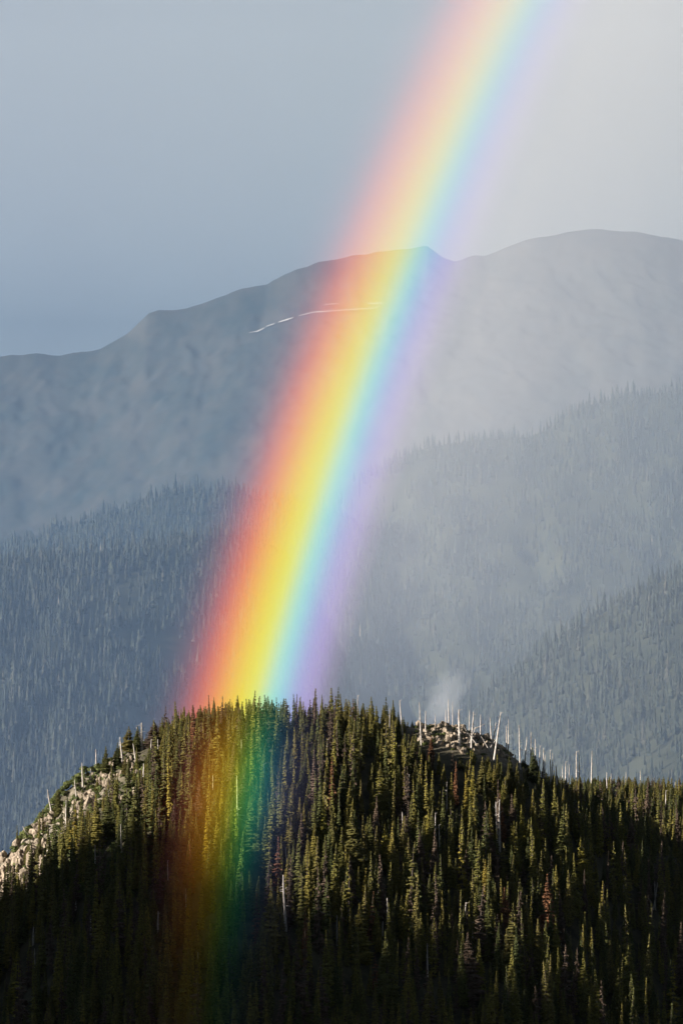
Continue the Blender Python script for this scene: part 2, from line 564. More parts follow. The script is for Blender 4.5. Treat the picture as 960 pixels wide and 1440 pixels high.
def scatter(name, pts, scl, variant, rot, sources, **props):
    """ONE object of kind stuff: trees instanced on its points by geometry nodes."""
    me = bpy.data.meshes.new(name)
    me.vertices.add(len(pts))
    me.vertices.foreach_set('co', np.asarray(pts, np.float32).ravel())
    for an, ty, dat, key in (('size', 'FLOAT_VECTOR', scl, 'vector'), ('spin', 'FLOAT_VECTOR', rot, 'vector'), ('variant', 'INT', variant, 'value')):
        at = me.attributes.new(an, ty, 'POINT')
        at.data.foreach_set(key, np.ascontiguousarray(dat).ravel().astype(np.int32 if ty == 'INT' else np.float32))
    o = link(name, me, kind='stuff', **props)
    ng = bpy.data.node_groups.new(name + '_nodes', 'GeometryNodeTree')
    ng.interface.new_socket('Geometry', in_out='INPUT', socket_type='NodeSocketGeometry')
    ng.interface.new_socket('Geometry', in_out='OUTPUT', socket_type='NodeSocketGeometry')
    N, L = ng.nodes, ng.links
    gi, go = N.new('NodeGroupInput'), N.new('NodeGroupOutput')
    jn = N.new('GeometryNodeJoinGeometry')
    va, sz, sp = (N.new('GeometryNodeInputNamedAttribute') for _ in range(3))
    va.data_type, va.inputs[0].default_value = 'INT', 'variant'
    sz.data_type, sz.inputs[0].default_value = 'FLOAT_VECTOR', 'size'
    sp.data_type, sp.inputs[0].default_value = 'FLOAT_VECTOR', 'spin'
    for k, src in enumerate(sources):
        oi = N.new('GeometryNodeObjectInfo')
        oi.inputs['Object'].default_value = src
        oi.inputs['As Instance'].default_value = True
        cmp = N.new('FunctionNodeCompare')
        cmp.data_type, cmp.operation = 'INT', 'EQUAL'
        cmp.inputs[3].default_value = k
        L.new(va.outputs[0], cmp.inputs[2])
        ip = N.new('GeometryNodeInstanceOnPoints')
        L.new(gi.outputs[0], ip.inputs['Points'])
        L.new(cmp.outputs[0], ip.inputs['Selection'])
        L.new(oi.outputs['Geometry'], ip.inputs['Instance'])
        L.new(sp.outputs[0], ip.inputs['Rotation'])
        L.new(sz.outputs[0], ip.inputs['Scale'])
        L.new(ip.outputs[0], jn.inputs[0])
    L.new(jn.outputs[0], go.inputs[0])
    md = o.modifiers.new('scatter', 'NODES')
    md.node_group = ng
    return o


# forests on the slopes behind: nobody could count them
def forest_on(name, label, spacing, n0, hgt, seed, dmax):
    zz, yc, reach, cx = SLOPES[name]
    r = np.random.default_rng(seed)
    xs = np.arange(-760 * yc / F, 760 * yc / F, spacing)
    ds = np.arange(-25, dmax, spacing * 1.15)
    X, D = np.meshgrid(xs, ds)
    X = X + r.uniform(-.5, .5, X.shape) * spacing
    D = D + r.uniform(-.5, .5, X.shape) * spacing
    X, D = X.ravel(), D.ravel()
    keep = (np.abs(X) < (yc - D) * 620 / F) & (X > cx[0]) & (X < cx[-1])
    keep &= fbm(X / 90, D / 120, seed, 4) > -0.55 + .5 * r.random(len(X)) * n0
    X, D = X[keep], D[keep]
    P = np.stack([X, yc - D, zz(X, D) - .5], -1)
    s = hgt / H0 * np.clip(r.lognormal(-.05, .34, len(X)), .4, 1.9) * (1 + .35 * fbm(X / 60, D / 60, seed + 3, 2))
    w_ = s * r.uniform(.8, 1.25, len(X))
    var = r.choice(4, len(X), p=[.333, .333, .332, .002])
    scatter(name + '_forest', P, np.stack([w_, w_, s], -1), var, np.stack([0 * X, 0 * X, r.uniform(0, 6.28, len(X))], -1), FAR_SOURCES, label=label, category='forest')


forest_on('valley_side', 'hazy blue grey conifer forest covering the valley side left of the hill', 6.6, .95, 16.5, 501, 1500)
forest_on('left_ridge', 'fainter blue conifer forest along the ridge above the valley side', 8.5, .95, 17, 502, 700)
forest_on('right_spur', 'rain dimmed conifer forest on the spur at the far right', 7.0, .95, 15.5, 503, 1100)
forest_on('right_mountainside', 'pale rain veiled conifer forest on the mountainside behind the summit', 10.5, .95, 15.5, 504, 1900)

# ------------------------------------------------------------------ rocks
def boulder_mesh(seed):
    r = np.random.default_rng(seed)
    import bmesh
    bm = bmesh.new()
    bmesh.ops.create_icosphere(bm, subdivisions=2, radius=1.0)
    for v in bm.verts:
        v.co *= 1.35
    for k in range(11):                                   # split faces of frost-broken rock
        n = Vector(r.normal(0, 1, 3)).normalized()
        d = r.uniform(.62, .98)
        for v in bm.verts:
            e = v.co.dot(n) - d
            if e > 0:
                v.co -= n * e
    for v in bm.verts:
        v.co *= 1 + .08 * r.normal()
        v.co.z *= 1.15
    me = bpy.data.meshes.new('boulder')
    bm.to_mesh(me)
    bm.free()
    me.materials.append(M_ROCK)
    return me


BOULDERS = [boulder_mesh(k) for k in range(7)]
ROCK_SPOTS = []


def outcrop(label, spots, n, size, seed, tall=1.0):
    """A crag of broken blocks spread round the given pixels (px, py, spread px, spread py)."""
    r = np.random.default_rng(seed)
    root = link('rock_outcrop', None, label=label, category='rocks', group='pale rock outcrops of the hill')
    c = on_hill(*spots[0][:2])
    root.location = c
    for k in range(n):
        sx, sy, wx, wy = spots[k % len(spots)]
        qx, qy = sx + r.uniform(-1, 1) * wx, sy + r.uniform(-1, 1) * wy
        x, y, z = on_hill(qx, qy)
        s = size * r.uniform(.45, 1.15) * (1.3 if r.random() < .2 else 1)
        b = link('boulder', BOULDERS[r.integers(7)], root)
        b.location = (x - c[0], y - c[1], z - c[2] + .1 * s)
        b.scale = (s * r.uniform(.7, 1.2), s * r.uniform(.7, 1.1), s * tall * r.uniform(.7, 1.4))
        b.rotation_euler = (r.normal(0, .25), r.normal(0, .25), r.uniform(0, 6.28))
        ROCK_SPOTS.append((x, y, s * .9))


outcrop('big pale cliff of broken rock at the hill\'s left foot', [(14, 1222, 16, 22), (34, 1206, 14, 16), (8, 1245, 9, 12), (26, 1235, 12, 14)], 74, 1.9, 1, 1.5)
outcrop('pale leaning slabs beside the big cliff, below a green bush patch', [(62, 1208, 8, 18), (70, 1190, 8, 14), (54, 1228, 6, 12)], 30, 1.5, 2, 1.5)
outcrop('sunlit block crag above the orange shrub on the left shoulder', [(116, 1138, 11, 13), (126, 1122, 10, 8), (108, 1152, 6, 8)], 40, 1.4, 3, 1.2)
outcrop('low broken stones along the left skyline above the cliff', [(46, 1168, 14, 10), (62, 1158, 12, 9)], 40, 1.4, 4)
outcrop('scattered pale stones under the forked bleached snag', [(158, 1082, 14, 14), (182, 1078, 12, 12), (148, 1100, 12, 8)], 70, 1.35, 5, 1.2)
outcrop('small stones among the trees below the scattered pale stones', [(175, 1126, 16, 8), (196, 1118, 10, 8)], 34, 1.2, 6)
outcrop('bare pale summit rock with bleached snags on it', [(606, 1024, 16, 6), (632, 1026, 16, 7), (660, 1032, 16, 7), (684, 1044, 12, 10), (706, 1056, 10, 8), (600, 1038, 12, 8), (630, 1044, 16, 10), (662, 1050, 16, 10)], 230, 1.3, 7)
ROCKS = np.array(ROCK_SPOTS)

# ------------------------------------------------------------------ trees of the hill
TONES = {'green': ('green', M_GREEN), 'olive': ('olive', M_OLIVE), 'gold': ('golden', M_GOLD), 'rust': ('rusty', M_RUST), 'brown': ('greyish', M_BROWN)}
for nm, (_, m) in TONES.items():
    pass
# trees one can pick out: px, py of the top, height in px, width factor, style, tone
PICKED = [
    (885, 1331, 92, 1.25, 'broad', 'olive'), (898, 1348, 46, 1.0, 'ragged', 'brown'), (945, 1350, 92, 1.15, 'ragged', 'gold'), (941, 1333, 52, .8, 'thin', 'green'),
    (904, 1335, 46, .9, 'thin', 'green'), (820, 1180, 74, 1.2, 'broad', 'gold'), (757 + 0, 1168, 40, 1.0, 'full', 'gold'), (781, 1151, 50, 1.1, 'ragged', 'gold'),
    (754, 1150, 50, 1.0, 'full', 'gold'), (761, 1154, 50, 1.0, 'ragged', 'olive'), (736, 1133, 64, 1.0, 'full', 'gold'), (738, 1150, 46, .8, 'spire', 'olive'),
    (680, 1210, 70, 1.0, 'full', 'gold'), (684, 1238, 60, .9, 'spire', 'olive'), (728, 1255, 76, 1.2, 'ragged', 'brown'), (674, 1322, 78, 1.0, 'full', 'olive'),
    (745, 1310, 48, .8, 'thin', 'olive'), (748, 1362, 44, 1.1, 'broad', 'green'), (706, 1338, 44, .8, 'thin', 'green'), (775, 1346, 54, .85, 'spire', 'green'),
    (793, 1343, 48, .9, 'ragged', 'olive'), (855, 1252, 66, .85, 'thin', 'olive'), (829, 1265, 48, .8, 'thin', 'green'), (940, 1237, 58, .95, 'spire', 'olive'),
    (763, 1216, 52, .8, 'thin', 'olive'), (779, 1195, 50, .8, 'thin', 'green'), (788, 1205, 40, .7, 'thin', 'olive'), (857, 1167, 40, .9, 'ragged', 'gold'),
    (507, 1273, 84, 1.15, 'broad', 'olive'), (429, 1278, 84, 1.0, 'spire', 'rust'), (449, 1222, 120, .95, 'ragged', 'brown'), (556, 1196, 62, 1.0, 'full', 'olive'),
    (521, 1197, 44, 1.1, 'broad', 'gold'), (513, 1223, 70, .9, 'full', 'gold'), (520, 1255, 72, .8, 'ragged', 'rust'), (565, 1258, 64, 1.0, 'full', 'olive'),
    (604, 1292, 66, 1.0, 'spire', 'olive'), (609, 1300, 76, 1.0, 'ragged', 'olive'), (536, 1326, 52, .9, 'spire', 'green'), (554, 1314, 56, 1.0, 'full', 'green'),
    (567, 1322, 56, 1.0, 'spire', 'olive'), (584, 1220, 40, .9, 'spire', 'olive'), (593, 1222, 42, 1.0, 'full', 'olive'), (566, 1215, 54, .8, 'thin', 'olive'),
    (430, 1200, 96, 1.05, 'spire', 'olive'), (472, 1220, 80, .9, 'spire', 'olive'), (493, 1205, 70, 1.0, 'full', 'brown'), (457, 1195, 74, 1.0, 'ragged', 'brown'),
    (500, 1318, 74, .8, 'spire', 'olive'), (527, 1340, 56, .9, 'ragged', 'rust'), (586, 1334, 60, .9, 'ragged', 'brown'), (625, 1295, 54, .75, 'thin', 'olive'),
    (626, 1338, 36, .8, 'thin', 'green'), (705, 1117, 70, .9, 'full', 'rust'), (640, 1072, 62, .9, 'spire', 'rust'), (663, 1078, 66, 1.0, 'full', 'gold'),
    (634, 1088, 64, .95, 'spire', 'olive'), (697, 1075, 56, 1.0, 'full', 'olive'), (601, 1142, 54, 1.0, 'full', 'gold'), (543, 1160, 64, 1.1, 'broad', 'gold'),
    (534, 1075, 80, 1.15, 'broad', 'olive'), (558, 1060, 76, 1.0, 'full', 'olive'), (486, 1140, 60, 1.0, 'full', 'gold'), (500, 1140, 60, 1.05, 'broad', 'olive'),
    (208, 1276, 56, 1.0, 'full', 'gold'), (304, 1272, 76, 1.0, 'spire', 'olive'), (282, 1240, 70, .9, 'spire', 'olive'), (298, 1225, 60, .85, 'spire', 'olive'),
    (264, 1265, 60, .8, 'thin', 'gold'), (246, 1225, 80, .8, 'thin', 'olive'), (202, 1212, 96, .95, 'spire', 'green'), (181, 1190, 90, .9, 'thin', 'olive'),
    (145, 1260, 52, .9, 'spire', 'olive'), (152, 1265, 48, .9, 'spire', 'olive'), (160, 1270, 42, .8, 'thin', 'olive'), (121, 1256, 46, .9, 'spire', 'olive'),
    (179, 1286, 54, .8, 'thin', 'green'), (80, 1245, 76, .95, 'spire', 'green'), (46, 1235, 72, .8, 'spire', 'olive'), (60, 1280, 46, .7, 'thin', 'olive'),
    (345, 1292, 70, .9, 'spire', 'green'), (362, 1258, 74, .9, 'ragged', 'rust'), (355, 1120, 96, 1.1, 'broad', 'green'), (336, 1170, 96, .95, 'spire', 'olive'),
    (292, 1145, 96, 1.0, 'spire', 'gold'), (305, 1150, 86, 1.0, 'full', 'olive'), (312, 1100, 60, .9, 'spire', 'gold'), (270, 1188, 70, 1.0, 'spire', 'rust'),
    (391, 1178, 80, 1.05, 'ragged', 'rust'), (404, 1228, 76, .95, 'ragged', 'brown'), (376, 1210, 82, 1.0, 'ragged', 'brown'), (82, 1110, 40, 1.1, 'full', 'green'),
    (95, 1118, 34, 1.0, 'spire', 'green'), (25, 1162, 32, .8, 'thin', 'green'), (55, 1142, 40, .8, 'thin', 'green'), (62, 1138, 36, .8, 'thin', 'green'),
    (148, 1050, 38, 1.1, 'full', 'green'), (165, 1045, 36, 1.2, 'full', 'green'), (182, 1022, 36, 1.3, 'broad', 'green'), (192, 1022, 36, 1.1, 'full', 'green'),
    (24, 1340, 92, 1.1, 'ragged', 'gold'), (443, 972, 60, .8, 'thin', 'brown'), (416, 977, 56, .8, 'thin', 'brown'), (356, 972, 66, 1.0, 'spire', 'olive'),
    (375, 978, 60, .9, 'spire', 'green'), (296, 978, 60, .8, 'thin', 'brown'), (312, 980, 60, .9, 'spire', 'brown'), (479, 976, 60, 1.0, 'spire', 'green'),
    (553, 985, 50, .8, 'thin', 'green'), (390, 982, 56, .8, 'spire', 'green'), (750, 1052, 50, 1.1, 'full', 'green'), (838, 1092, 66, 1.1, 'full', 'green'),
    (860, 1103, 60, .9, 'spire', 'green'), (872, 1108, 60, 1.2, 'full', 'green'), (907, 1136, 56, 1.1, 'full', 'green'), (924, 1150, 50, 1.0, 'spire', 'green'),
]
# the rest: a jittered stand over all of the hill in view and a margin round it
GAP = 4.6
X, Y = np.meshgrid(np.arange(-185, 190, GAP), np.arange(1065, 1700, GAP))
X = (X + rng.uniform(-.5, .5, X.shape) * GAP).ravel()
Y = (Y + rng.uniform(-.5, .5, Y.shape) * SP).ravel()
Z = hill_z(X, Y)
bpx, bpy_ = project(X, Y, Z)
keep = (bpx > -110) & (bpx < 1070) & (bpy_ < 1560)
keep &= ~((Y > 1440) & (Y < 1560) & (X < 60))                        # hidden behind the crest
dens = .78 + .8 * fbm(X / 22, Y / 22, 91)
left = (bpx < 210) & (Y > 1330)                           # open, rocky left shoulder
dens = np.where(left, .36 + .4 * fbm(X / 14, Y / 14, 92), dens)
dens = np.where(Y > 1440, .95, dens)
dens = np.where((Y > 1360) & (Y < 1420) & (bpx > 535) & (bpx < 590), .45, dens)
summit = (np.abs(bpx - 650) < 70) & (bpy_ < 1060) & (Y < 1440)
dens = np.where(summit, .07, dens)
dens = np.where((bpx > 725) & (bpx < 800) & (Y > 1380) & (Y < 1440), .3, dens)
keep &= rng.random(len(X)) < dens
for rx, ry, rs in ROCKS:
    keep &= (X - rx) ** 2 + (Y - ry) ** 2 > (rs + .5) ** 2
X, Y, Z = X[keep], Y[keep], Z[keep]
N = len(X)
Hh = np.clip(rng.lognormal(math.log(14.8), .34, N), 5, 28)
Hh *= np.where((project(X, Y, Z)[0] < 210) & (Y > 1330), .62, 1.0)
Hh *= np.where(Y > 1560, .9, 1.0)
Ww = rng.uniform(1.0, 1.9, N) * (.55 + .45 * Hh / 17)
styles = np.array(list(STYLES))
St = rng.choice(styles, N, p=[.40, .22, .22, .04, .12])
tone_names = np.array(list(TONES))
To = rng.choice(tone_names, N, p=[.44, .30, .06, .03, .17])
# no tree stands above the photograph's line of treetops
TOPS = np.array([(-110, 1300), (0, 1222), (30, 1185), (60, 1152), (100, 1118), (130, 1086), (170, 1044), (190, 1028), (230, 1006), (260, 990), (300, 983), (370, 978), (420, 980),
                 (480, 979), (550, 992), (572, 1012), (590, 1042), (640, 1056), (690, 1064), (720, 1070), (745, 1066), (760, 1072), (790, 1092), (830, 1110), (880, 1130), (920, 1155), (960, 1180), (1070, 1235)], float)
lim = np.interp(project(X, Y, Z)[0], TOPS[:, 0], TOPS[:, 1]) + rng.exponential(15, N) - 14 * (rng.random(N) < .12)
lim = np.where(Y > 1440, 1092 + rng.exponential(16, N), lim)
gnd = project(X, Y, Z)[1]
Hh = np.minimum(Hh, np.maximum(gnd - lim, 0) * Y / F)
ok = Hh > 3.5
X, Y, Z, Hh, Ww, St, To = (q[ok] for q in (X, Y, Z, Hh, Ww, St, To))
N = len(X)
# the picked trees
pk = []
for (qx, qy, hp, wf, st, to) in PICKED:
    x, y, z = on_hill(qx, qy + hp)
    h = hp * y / F
    pk.append((x, y, z, h, 1.45 * wf * (.55 + .45 * h / 17), st, to))
P = lambda i: np.array([p[i] for p in pk])
near = np.zeros(N, bool)
for p in pk:                                              # room round and in front of a picked tree
    near |= (X - p[0]) ** 2 + (Y - p[1]) ** 2 < 2.0 ** 2
    near |= (np.abs(X - p[0]) < 1.5) & (Y < p[1]) & (Y > p[1] - 11)
X, Y, Z, Hh, Ww, St, To = (a[~near] for a in (X, Y, Z, Hh, Ww, St, To))
X, Y, Z, Hh, Ww = (np.concatenate([P(i), a]) for i, a in enumerate((X, Y, Z, Hh, Ww)))
St, To = np.concatenate([P(5), St]), np.concatenate([P(6), To])
N = len(X)

# which of them show largest: paint their outlines far to near and count
ID = np.full((1440, 960), -1, np.int32)
tpx, tpy = project(X, Y, Z + Hh)
bpx, bpy_ = project(X, Y, Z)
lit = is_lit(X, Y, Z + .72 * Hh)
half = np.array([STYLES[s]['R'] for s in St]) * Ww * F / Y
for i in np.argsort(-Y):
    y0, y1 = int(max(tpy[i], 0)), int(min(bpy_[i], 1440))
    for yy in range(y0, y1):
        hw = half[i] * min(1, .12 + (yy - tpy[i]) / max(bpy_[i] - tpy[i], 1))
        a, b = int(max(tpx[i] - hw, 0)), int(min(tpx[i] + hw + 1, 960))
        if b > a:
            ID[yy, a:b] = i
seen = np.bincount(ID[ID >= 0], minlength=N).astype(float)
score = seen * np.where(lit, 1.0, .25)
score[:len(pk)] += 1e6
score[seen < 20] = 0
chosen = np.argsort(-score)[:296]
chosen = chosen[score[chosen] > 0]
is_obj = np.zeros(N, bool)
is_obj[chosen] = True

ORD = ['', 'second', 'third', 'fourth', 'fifth', 'sixth', 'seventh', 'eighth', 'ninth', 'tenth']
ROWS = [(1045, 'on the crest'), (1105, 'just below the crest'), (1180, 'on the upper slope'), (1255, 'midway down'), (1320, 'on the lower slope'), (9999, 'at the dark foot')]
COLS = [(95, 'at the left edge'), (205, 'on the rocky shoulder'), (268, 'left of the rainbow'), (335, 'under the orange band'), (405, 'under the green band'),
        (475, 'right of the rainbow'), (565, 'in mid hill'), (690, 'below the summit rock'), (785, 'below the snag row'), (875, 'on the shaded flank'), (9999, 'at the right edge')]


def place_words(px, py):
    if 200 < px < 480:                                    # the bow leans: its bands lie further left lower down
        px += .17 * max(0, py - 1000)
    return next(w for lim, w in ROWS if py < lim), next(w for lim, w in COLS if px < lim)


def labels_for(items, tail):
    """items: (px, py, adjectives). The same words twice get their order from the left."""
    keyed = {}
    for k, (px, py, adj) in enumerate(items):
        r, c = place_words(px, py)
        keyed.setdefault(f'{adj} {tail} {r} {c}', []).append(k)
    out = [''] * len(items)
    for text, ks in keyed.items():
        ks.sort(key=lambda k: items[k][0])
        for n, k in enumerate(ks):
            if len(ks) == 1:
                out[k] = text
            elif n == 0:
                out[k] = text + ', leftmost'
            elif n == len(ks) - 1:
                out[k] = text + ', rightmost'
            else:
                out[k] = text + ', ' + ORD[n] + ' from left'
    return out


SHAPE = {'spire': 'pointed', 'thin': 'thin', 'full': 'bushy', 'broad': 'broad', 'ragged': 'ragged'}
items = []
for i in chosen:
    hp = bpy_[i] - tpy[i]
    size = 'tall' if hp > 62 else 'short' if hp < 42 else 'medium'
    items.append((tpx[i], tpy[i], f'{size} {SHAPE[St[i]]} {TONES[To[i]][0]}'))
LAB = labels_for(items, 'conifer')
for i, lab in zip(chosen, LAB):
    t = link('conifer_tree', None, label=lab, category='tree', group='conifers standing on the hill')
    t.location = (X[i], Y[i], Z[i])
    t.rotation_euler = (rng.normal(0, .03), rng.normal(0, .03), rng.uniform(0, 6.28))
    t.scale = (Ww[i], Ww[i], Hh[i] / H0)
    link('trunk', TRUNK, t)
    c = link('crown', CROWN[St[i], int(rng.integers(3))], t)
    c.material_slots[0].link = 'OBJECT'
    c.material_slots[0].material = TONES[To[i]][1]
o = ~is_obj
VAR = {'spire': (0, 1), 'full': (2, 5), 'thin': (3, 3), 'broad': (2, 5), 'ragged': (4, 4)}
var = np.array([VAR[s][k] for s, k in zip(St[o], rng.integers(0, 2, o.sum()))])
scatter('forest', np.stack([X[o], Y[o], Z[o]], -1), np.stack([Ww[o], Ww[o], Hh[o] / H0], -1), var,
        np.stack([rng.normal(0, .03, o.sum()), rng.normal(0, .03, o.sum()), rng.uniform(0, 6.28, o.sum())], -1), SOURCES,
        label='dense dark conifer forest filling the hill between the single trees', category='forest')

# ------------------------------------------------------------------ bushes and low growth
def shrub_arrays(seed):
    r = np.random.default_rng(seed)
    V, Fc = [], []
    for k in range(90):
        d = r.normal(0, 1, 3)
        d /= np.linalg.norm(d)
        d[2] = abs(d[2])
        p = d * np.array([1, 1, .9]) * r.uniform(.55, 1.0)
        u = r.normal(0, 1, 3)
        u /= np.linalg.norm(u)
        w_ = np.cross(u, d)
        s = .2
        b = len(V)
        V += [p - u * s, p + w_ * s, p + u * s, p - w_ * s]
        Fc += [(b, b + 1, b + 2), (b, b + 2, b + 3)]
    return np.array(V), np.array(Fc)


v, f = shrub_arrays(1)
shrub_src = bpy.data.objects.new('shrub_source', mesh_np('shrub_source', v, f, [M_SHRUB]))
bp = []
for k in range(2200):
    if k < 1100:
        q = (rng.uniform(20, 235), rng.uniform(1040, 1262))
    elif k < 1400:
        q = (rng.uniform(780, 960), rng.uniform(1098, 1165))
    elif k < 1550:
        q = (rng.normal(88, 12), rng.normal(1208, 16))
    elif k < 1950:
        x, y, z = ROCKS[rng.integers(len(ROCKS))]
        bp.append((x + rng.normal(0, 2), y + rng.normal(0, 2)))
        bp[-1] = (*bp[-1], float(hill_z(*bp[-1])))
        continue
    else:
        q = (rng.uniform(0, 960), rng.uniform(1020, 1420))
    bp.append(on_hill(*q))
bp = np.array(bp)
sz = rng.uniform(.6, 1.7, len(bp)) * np.where(np.arange(len(bp)) < 1100, 1.3, 1)
scatter('undergrowth', bp, np.stack([sz, sz, sz * rng.uniform(.7, 1.1, len(bp))], -1), np.zeros(len(bp)), np.stack([0 * sz, 0 * sz, rng.uniform(0, 6.28, len(bp))], -1), [shrub_src],
        label='low green bushes growing between the rocks and trees', category='bushes')
x, y, z = on_hill(113, 1160)
ob = link('autumn_shrub', mesh_np('autumn_shrub', v * np.array([1.1, 1.0, 1.3]), f, [M_ORANGE]), label='small bright orange shrub below the sunlit crag on the left shoulder', category='shrub')
ob.location = (x, y, z)

# ------------------------------------------------------------------ dead trees
SNAG_MESH = []
for k in range(5):
    SNAG_MESH.append((mesh_np('trunk', *trunk_arrays(10, .21, 6, 5, .01 * k, 40 + k, .09), [M_SNAG], True),
                      [mesh_np('branch', *stub_arrays(10, .2, 7, 60 + k + 10 * j, .25, 2.0), [M_SNAG]) for j in range(2)]))
# px, py of the top, px, py of the foot, stoutness, number of branch sprays
SNAGS = [
    (562, 985, 566, 1035, 1.0, 0), (590, 988, 592, 1048, 1.0, 0), (630, 982, 631, 1022, .9, 0), (626, 997, 627, 1022, .8, 0), (645, 998, 646, 1052, 1.9, 2), (636, 983, 636, 1020, .6, 0),
    (665, 1001, 662, 1055, 1.2, 2), (676, 1005, 675, 1040, 1.0, 1), (660, 990, 659, 1024, .7, 0), (689, 1009, 691, 1046, 1.0, 1), (696, 1016, 690, 1062, 1.0, 1), (704, 1002, 694, 1070, 1.3, 1),
    (711, 1001, 712, 1040, .9, 1), (715, 1003, 714, 1052, .8, 1), (730, 1020, 731, 1082, 1.1, 1), (741, 1036, 737, 1076, 1.0, 1), (745, 1030, 746, 1090, 1.1, 1), (752, 1016, 753, 1066, .9, 0),
    (759, 1026, 757, 1070, .8, 1), (763, 1034, 763, 1078, 1.0, 1), (766, 1044, 765, 1080, .9, 1), (773, 1028, 774, 1076, .9, 0), (777, 1030, 775, 1074, .8, 0), (782, 1050, 782, 1082, 1.2, 2),
    (790, 1056, 791, 1088, .8, 0), (795, 1048, 794, 1086, 1.0, 1), (800, 1058, 799, 1090, .8, 0), (810, 1050, 810, 1096, 1.2, 2), (814, 1054, 814, 1100, 1.0, 1), (831, 1056, 831, 1104, 1.1, 1),
    (852, 1086, 853, 1110, .9, 0), (859, 1088, 858, 1110, .8, 0), (880, 1086, 879, 1112, .8, 0), (899, 1084, 900, 1116, .9, 0), (936, 1112, 935, 1150, 1.0, 1), (948, 1100, 949, 1140, .9, 0),
    (598, 1000, 598, 1030, .8, 0), (612, 1004, 612, 1026, .7, 0), (520, 992, 521, 1030, .8, 0), (503, 978, 502, 1030, 1.0, 0), (547, 996, 548, 1034, .8, 0),
    (652, 1022, 674, 1052, .8, 1), (680, 1006, 654, 1018, .7, 0), (668, 1024, 658, 1050, .9, 1), (700, 1036, 686, 1054, .7, 0), (676, 1036, 690, 1058, .8, 1), (648, 1030, 668, 1040, .7, 0),
    (197, 1017, 200, 1054, 2.0, 2), (193, 1022, 202, 1052, 1.2, 1), (169, 1038, 173, 1076, 1.3, 2), (203, 1074, 202, 1104, 1.3, 1), (134, 1056, 136, 1086, 1.0, 1), (116, 1078, 117, 1112, 1.2, 1),
    (127, 1082, 128, 1104, .9, 1), (105, 1100, 108, 1126, .9, 0), (67, 1112, 74, 1150, 1.2, 2), (92, 1126, 93, 1166, 1.1, 1), (32, 1164, 42, 1180, .8, 0), (70, 1166, 66, 1206, .9, 0),
    (150, 1052, 150, 1078, .8, 1), (222, 1040, 224, 1080, 1.0, 0), (170, 1160, 171, 1204, 1.0, 0), (186, 1166, 187, 1200, .9, 0), (134, 1190, 134, 1216, .9, 0), (152, 1110, 156, 1146, .9, 1),
    (213, 1040, 212, 1066, .9, 1), (240, 1054, 239, 1090, .8, 0), (188, 1046, 192, 1076, 1.0, 1), (236, 1210, 236, 1240, .8, 0),
    (371, 1074, 375, 1112, 1.5, 2), (330, 1016, 331, 1056, 1.0, 0), (334, 1092, 335, 1190, 1.4, 2), (340, 1040, 340, 1080, .9, 0), (402, 1192, 404, 1230, .9, 0), (411, 1190, 412, 1224, .9, 0),
    (398, 1232, 402, 1310, 1.6, 2), (405, 1192, 406, 1224, .8, 0), (481, 1220, 482, 1258, 1.0, 0), (489, 1250, 490, 1300, 1.1, 0), (474, 1205, 476, 1240, .9, 0), (440, 1120, 441, 1152, .9, 0),
    (451, 1222, 451, 1236, .9, 0), (473, 1288, 474, 1330, 1.0, 1), (545, 1264, 545, 1322, 1.2, 1), (538, 1297, 538, 1318, .9, 0), (600, 1328, 601, 1375, 1.0, 0), (655, 1270, 653, 1320, 1.4, 2),
    (637, 1303, 640, 1348, 1.0, 1), (664, 1290, 664, 1320, .9, 1), (697, 1128, 699, 1200, 1.2, 0), (702, 1126, 702, 1198, 1.5, 1), (749, 1247, 749, 1270, .9, 1), (876, 1230, 876, 1254, .9, 0),
    (845, 1281, 846, 1308, 1.0, 1), (882, 1301, 882, 1318, 1.0, 0), (222, 1282, 222, 1324, 1.2, 0), (107, 1268, 107, 1280, 1.2, 0), (127, 1288, 128, 1316, 1.1, 1), (47, 1304, 47, 1330, .9, 0),
    (49, 1334, 49, 1362, .8, 0), (278, 1340, 278, 1380, .8, 0), (368, 1358, 369, 1388, .8, 0), (76, 1366, 82, 1396, .8, 1), (480, 1222, 481, 1248, .9, 0), (617, 1160, 618, 1200, .9, 0),
    (612, 1144, 612, 1178, .8, 0), (566, 1142, 567, 1190, 1.0, 0), (575, 1090, 575, 1130, .8, 0), (927, 1222, 918, 1280, .8, 1), (919, 1240, 921, 1280, .9, 0), (628, 1100, 628, 1140, .8, 0),
    (460, 1040, 461, 1080, .8, 0), (426, 1040, 427, 1072, .8, 0), (262, 1250, 262, 1290, 1.0, 0), (266, 1060, 266, 1104, .9, 0), (300, 1090, 300, 1130, .8, 0),
]
s_items = []
for tx, ty, fx, fy, w_, nb in SNAGS:
    lean = (tx - fx) / max(fy - ty, 1)
    s_items.append((tx, ty, ('branching' if nb == 2 else 'stubby' if nb else 'bare') + (' leaning' if abs(lean) > .13 else '') + (' stout' if w_ > 1.15 else ' slender')))
for (tx, ty, fx, fy, w_, nb), lab in zip(SNAGS, labels_for(s_items, 'bleached snag')):
    x, y, z = on_hill(fx, fy)
    h = (fy - ty) * y / F
    t = link('dead_tree', None, label=lab, category='dead tree', group='bleached dead trees of the hill')
    t.location = (x, y, z - .3)
    t.rotation_euler = (rng.normal(0, .03), math.atan2(tx - fx, fy - ty), 0)
    hh = math.hypot(tx - fx, fy - ty) * y / F
    t.scale = (w_ * 1.2, w_ * 1.2, (hh + .3) / 10)
    tr, br = SNAG_MESH[int(rng.integers(5))]
    link('trunk', tr, t)
    for k in range(max(nb, 1)):
        link('branch', br[k], t)

# ------------------------------------------------------------------ old snow on the far mountain
zz, yc, _, _ = SLOPES['far_mountain']


